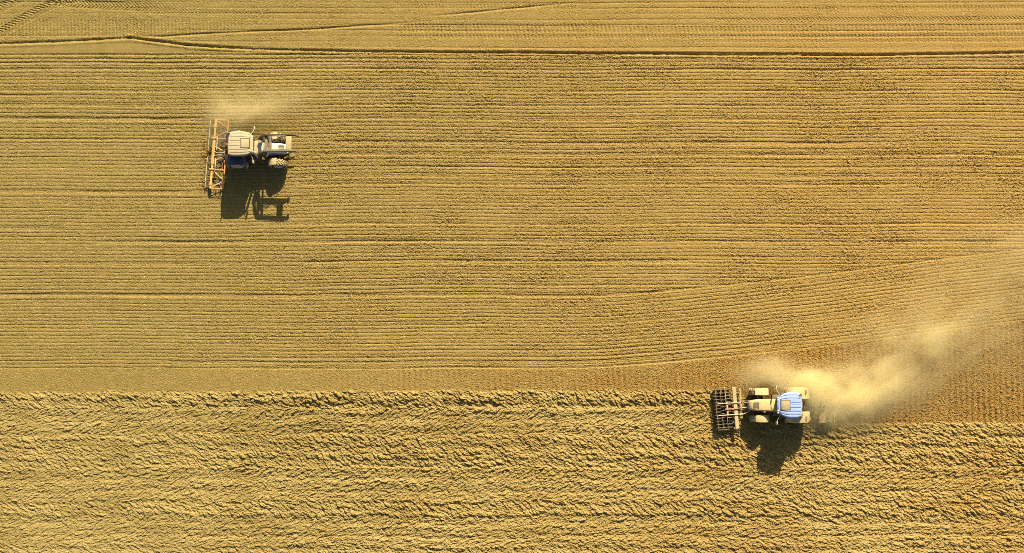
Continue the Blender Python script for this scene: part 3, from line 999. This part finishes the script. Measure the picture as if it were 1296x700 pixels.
def front_press():
    """furrow press carried ahead of the right-hand tractor; local +x points ahead of it"""
    loc = ground(919, 517)
    T = thing('furrow_press', 'ring furrow press with cream beam, pushed ahead of the blue roofed tractor', 'furrow press', loc, R(180 + 4.0))
    hw = 1.68
    zf = .78
    mb = MB()
    mb.bar((-.62, -hw, zf), (-.62, hw, zf), .30, .22, bev=.03)
    mb.build('main_beam', M['press'], T)
    for y in (.52, -.42):
        MB().bar((-1.05, y, zf + .135), (.82, y, zf + .135), .07, .06, bev=.01).build('frame_bar', M['hose'], T)
    MB().bar((-1.10, .05, zf + .15), (.25, .05, zf + .15), .10, .08, bev=.01).build('draft_bar', M['red'], T)
    # short top beam
    MB().bar((.05, -.5, zf + .055), (.05, .62, zf + .055), .13, .10, bev=.015).build('cross_beam', M['press'], T)
    # three axles of rings
    for x, z, n in ((-.10, .33, 13), (.32, .33, 12), (.72, .33, 13)):
        ax = holder('ring_axle', T)
        ax.location = (x, 0, z)
        MB().tube([(0, -hw + .04, 0), (0, hw - .04, 0)], .045, 10).build('shaft', M['iron'], ax)
        for k in range(n):
            y = -hw + .16 + k * (2 * hw - .32) / (n - 1)
            mb = MB()
            mb.lathe([(-.05, .26), (0, .35), (.05, .26), (.03, .22), (-.03, .22)], 22, 'Y', (0, y, 0))
            for q in range(4):
                a = q * math.pi / 2 + k
                mb.bar((0, y, 0), (.24 * math.cos(a), y, .24 * math.sin(a)), .03, .04, up=(0, 1, 0))
            mb.build('press_ring', M['rust'] if (k * 7 + n) % 4 == 0 else M['iron'], ax)
    # hoop frames over the rings
    for (xa, xb) in ((.12, .22), (.50, .62), (.90, .90)):
        for (ya, yb) in ((-hw, -.45), (.5, hw)):
            mb = MB()
            mb.tube([(xa, ya, .40), (xa, ya, zf + .02), (xa, ya * .9 + yb * .1, zf + .08), (xa, ya * .1 + yb * .9, zf + .08), (xa, yb, zf + .02)], .027, 8)
            mb.build('hoop_frame', M['hoop'] if xa > .3 or ya > 0 else M['press'], T)
    for y in (-hw, hw):
        MB().tube([(.02, y, zf - .02), (.45, y, zf + .02), (.92, y, zf - .02)], .034, 8).build('side_rail', M['hoop'], T)
    MB().tube([(.92, -.5, zf), (.94, .1, zf + .06), (.92, .6, zf)], .034, 8).build('front_rail', M['hoop'], T)
    # comb of spring tines along the rear of the beam
    for k in range(16):
        y = -hw + .1 + k * .21
        MB().tube([(-.72, y, zf - .02), (-.92, y, zf - .04), (-1.02, y, zf - .25), (-.95, y, .18), (-.88, y, -.02)], .021, 6).build('comb_tine', M['hoop'] if k < 8 else M['iron'], T)
    MB().bar((-1.16, -hw + .1, .42), (-1.16, .6, .42), .14, .05).build('levelling_board', M['press'], T)
    for y in (-1.3, .3):
        MB().bar((-.7, y, zf - .04), (-1.16, y, .45), .05, .06).build('board_arm', M['hoop'], T)
    # headstock and hoses running back to the tractor
    mb = MB()
    for s in (1, -1):
        mb.bar((-.70, s * .42, zf + .05), (-1.12, s * .36, .55), .08, .10)
    mb.bar((-.66, .05, zf + .1), (-1.1, .05, 1.02), .09, .09)
    mb.build('headstock', M['chassis'], T)
    mb = MB()
    mb.tube([(-1.0, .05, zf + .16), (-1.35, .02, 1.02), (-1.75, -.04, 1.10), (-2.05, -.05, 1.05)], .035, 8)
    mb.tube([(-.75, .52, zf + .16), (-1.1, .55, .95), (-1.5, .42, 1.0), (-1.95, .10, 1.02)], .032, 8)
    mb.tube([(-.75, -.42, zf + .16), (-1.2, -.45, .9), (-1.75, -.28, .98), (-2.0, -.12, 1.0)], .022, 8)
    mb.build('hydraulic_hose', M['hose'], T)
    return T


front_press()


def power_harrow():
    loc = ground(1038, 513)
    T = thing('power_harrow', 'dust covered power harrow half hidden in dust behind the blue roofed tractor', 'power harrow', loc, R(180))
    hw = 1.42
    mb = MB()
    mb.loft([[(x, y, z) for (x, z) in ((-.28, .42), (.28, .42), (.28, .66), (.16, .74), (-.16, .74), (-.28, .66))] for y in (-hw, hw)])
    mb.build('rotor_trough', M['caked'], T)
    for s in (1, -1):
        MB().box((-.75, s * hw - .02, .05), (.35, s * hw + .02, .70), .015).build('side_plate', M['caked'], T)
    for k in range(12):
        y = -hw + .13 + k * .235
        mb = MB()
        for s in (1, -1): mb.bar((s * .09 * math.cos(k), y + s * .09 * math.sin(k), .42), (s * .10 * math.cos(k), y + s * .10 * math.sin(k), -.08), .03, .05)
        mb.build('rotor_tine', M['iron'], T)
    mb = MB()
    for s in (1, -1):
        mb.bar((.1, s * .42, .70), (.38, s * .42, .75), .1, .3)
        mb.bar((.38, s * .42, .6), (.20, s * .1, 1.25), .08, .08)
    mb.bar((-.55, 0, .75), (.2, 0, 1.25), .07, .07)
    mb.build('headstock', M['chassis'], T)
    MB().box((-.2, -.24, .73), (.2, .24, .98), .05).build('gearbox', M['chassis'], T)
    mb = MB()
    mb.lathe([(-hw + .05, .001), (-hw + .05, .22), (hw - .05, .22), (hw - .05, .001)], 24, 'Y', (-.72, 0, .22), closed=False)
    for k in range(14):
        y = -hw + .12 + k * .20
        for q in range(12):
            a = q * math.pi / 6 + (k % 2) * .26
            mb.bar((-.72 + .21 * math.cos(a), y, .22 + .21 * math.sin(a)), (-.72 + .27 * math.cos(a), y, .22 + .27 * math.sin(a)), .05, .04, up=(0, 1, 0))
    mb.build('packer_roller', M['iron'], T)
    for y in (-1.25, -.45, .45, 1.25):
        MB().bar((-.1, y, .70), (-.72, y, .62), .07, .09).build('roller_arm', M['chassis'], T)
    MB().bar((-.98, -hw, .50), (-.98, hw, .50), .07, .10).build('scraper_bar', M['caked'], T)
    return T


power_harrow()

# ------------------------------------------------------------------ dust in the air


def dust(name, label, lo, hi, origin, blobs, plume, amp, nscale, nlo, nhi, seed):
    """closed box with uneven airborne dust; blobs: (x, y, z, rx, ry, rz, k) in metres from origin"""
    mb = MB()
    mb.box(lo, hi)
    m = bpy.data.materials.new('airborne_soil_dust')
    m.use_nodes = True
    t = m.node_tree
    t.nodes.clear()
    out = t.nodes.new('ShaderNodeOutputMaterial')
    pv = t.nodes.new('ShaderNodeVolumePrincipled')
    pv.inputs['Color'].default_value = (1.0, 0.89, 0.50, 1)
    pv.inputs['Anisotropy'].default_value = -0.25
    tc = t.nodes.new('ShaderNodeTexCoord').outputs['Object']
    # warped coordinates so that edges billow
    add = t.nodes.new('ShaderNodeVectorMath'); add.operation = 'MULTIPLY_ADD'
    wn = t.nodes.new('ShaderNodeTexNoise'); wn.inputs['Scale'].default_value = nscale * .8; wn.inputs['Detail'].default_value = 3
    t.links.new(tc, wn.inputs['Vector'])
    sub = t.nodes.new('ShaderNodeVectorMath'); sub.operation = 'SUBTRACT'
    t.links.new(wn.outputs['Color'], sub.inputs[0]); sub.inputs[1].default_value = (.5, .5, .5)
    t.links.new(sub.outputs[0], add.inputs[0]); add.inputs[1].default_value = (2.4, 2.4, 1.2); t.links.new(tc, add.inputs[2])
    s = t.nodes.new('ShaderNodeSeparateXYZ')
    t.links.new(add.outputs[0], s.inputs[0])
    x, y, z = (Ex(t, s.outputs[i]) for i in range(3))
    d = None
    for (bx, by, bz, rx, ry, rz_, k) in blobs:
        g_ = (((x - bx) / rx).sq() + ((y - by) / ry).sq() + ((z - bz) / rz_).sq()) * -1
        g_ = g_.exp() * k
        d = g_ if d is None else d + g_
    if plume:
        (dx, dy), w0, w1, h0, h1, Lf, k, s0 = plume
        ss = x * dx + y * dy
        tt = y * dx - x * dy
        sp = ss.max(0.0)
        wv = sp * w1 + w0
        hv = sp * h1 + h0
        g_ = (((tt / wv).sq() + (z / hv).sq() + sp * (1 / Lf)) * -1).exp() * ss.step(s0, s0 + 3.5) * k
        d = g_ if d is None else d + g_
    mp = t.nodes.new('ShaderNodeMapping')       # streaks drawn out along the wind
    mp.vector_type = 'TEXTURE'
    mp.inputs['Rotation'].default_value = (0, 0, R(28))
    mp.inputs['Scale'].default_value = (2.1, .95, 1.0)
    t.links.new(add.outputs[0], mp.inputs['Vector'])
    nz = Ex(t, noise_node(t, mp.outputs[0], nscale * 1.35, 6, .62)).step(nlo, nhi)
    d = d * (nz * .85 + .15) * amp
    # nothing at the walls of the box
    s2 = t.nodes.new('ShaderNodeSeparateXYZ')
    t.links.new(tc, s2.inputs[0])
    for i in range(3):
        q = Ex(t, s2.outputs[i])
        d = d * (hi[i] - q).step(0, 1.0 if i == 2 else 2.0)
        if i < 2: d = d * (q - lo[i]).step(0, 2.0)
    t.links.new((d - .004).max(0.0).s, pv.inputs['Density'])
    t.links.new(pv.outputs[0], out.inputs['Volume'])
    o = mb.build(name, m, None, smooth=False, loc=origin)
    o['kind'] = 'stuff'
    o['label'], o['category'] = label, 'dust'
    return o


OB = ground(1040, 512)
dust('dust_cloud', 'thick golden dust plume drifting up and right behind the blue roofed tractor', (-9, -3.5, -.2), (22, 16, 6.5), OB,
     [(-.8, 1.0, .8, 1.5, 1.2, 1.2, 1.5), (.4, -.7, .5, 1.4, .9, .9, 1.2), (1.6, .8, .6, 1.9, 1.2, 1.0, 1.5), (3.4, .5, .6, 1.8, 1.1, .9, 1.2), (5.0, 2.0, .8, 2.4, 1.3, 1.0, .9), (-1.9, 1.9, 1.0, 1.8, .8, 1.2, .9), (-4.4, 2.7, .7, 2.0, .8, 1.0, .8), (8.2, 5.4, 1.0, 3.2, 1.5, 1.2, .42)],
     ((.86, .51), 2.0, .18, 1.1, .07, 24, .40, -1.0), 1.0, .50, .32, .66, 1)
OA = ground(300, 146)
dust('dust_haze', 'thin pale dust haze rising past the far end of the orange cultivator', (-7, -3.5, -.2), (8, 4.5, 4), OA,
     [(.4, .1, .6, 1.9, .9, 1.1, .75), (-1.5, -1.2, .6, 1.1, 1.8, .9, .45), (2.8, .9, .8, 2.6, 1.2, 1.2, .30)], None, 1.0, .45, .32, .68, 2)
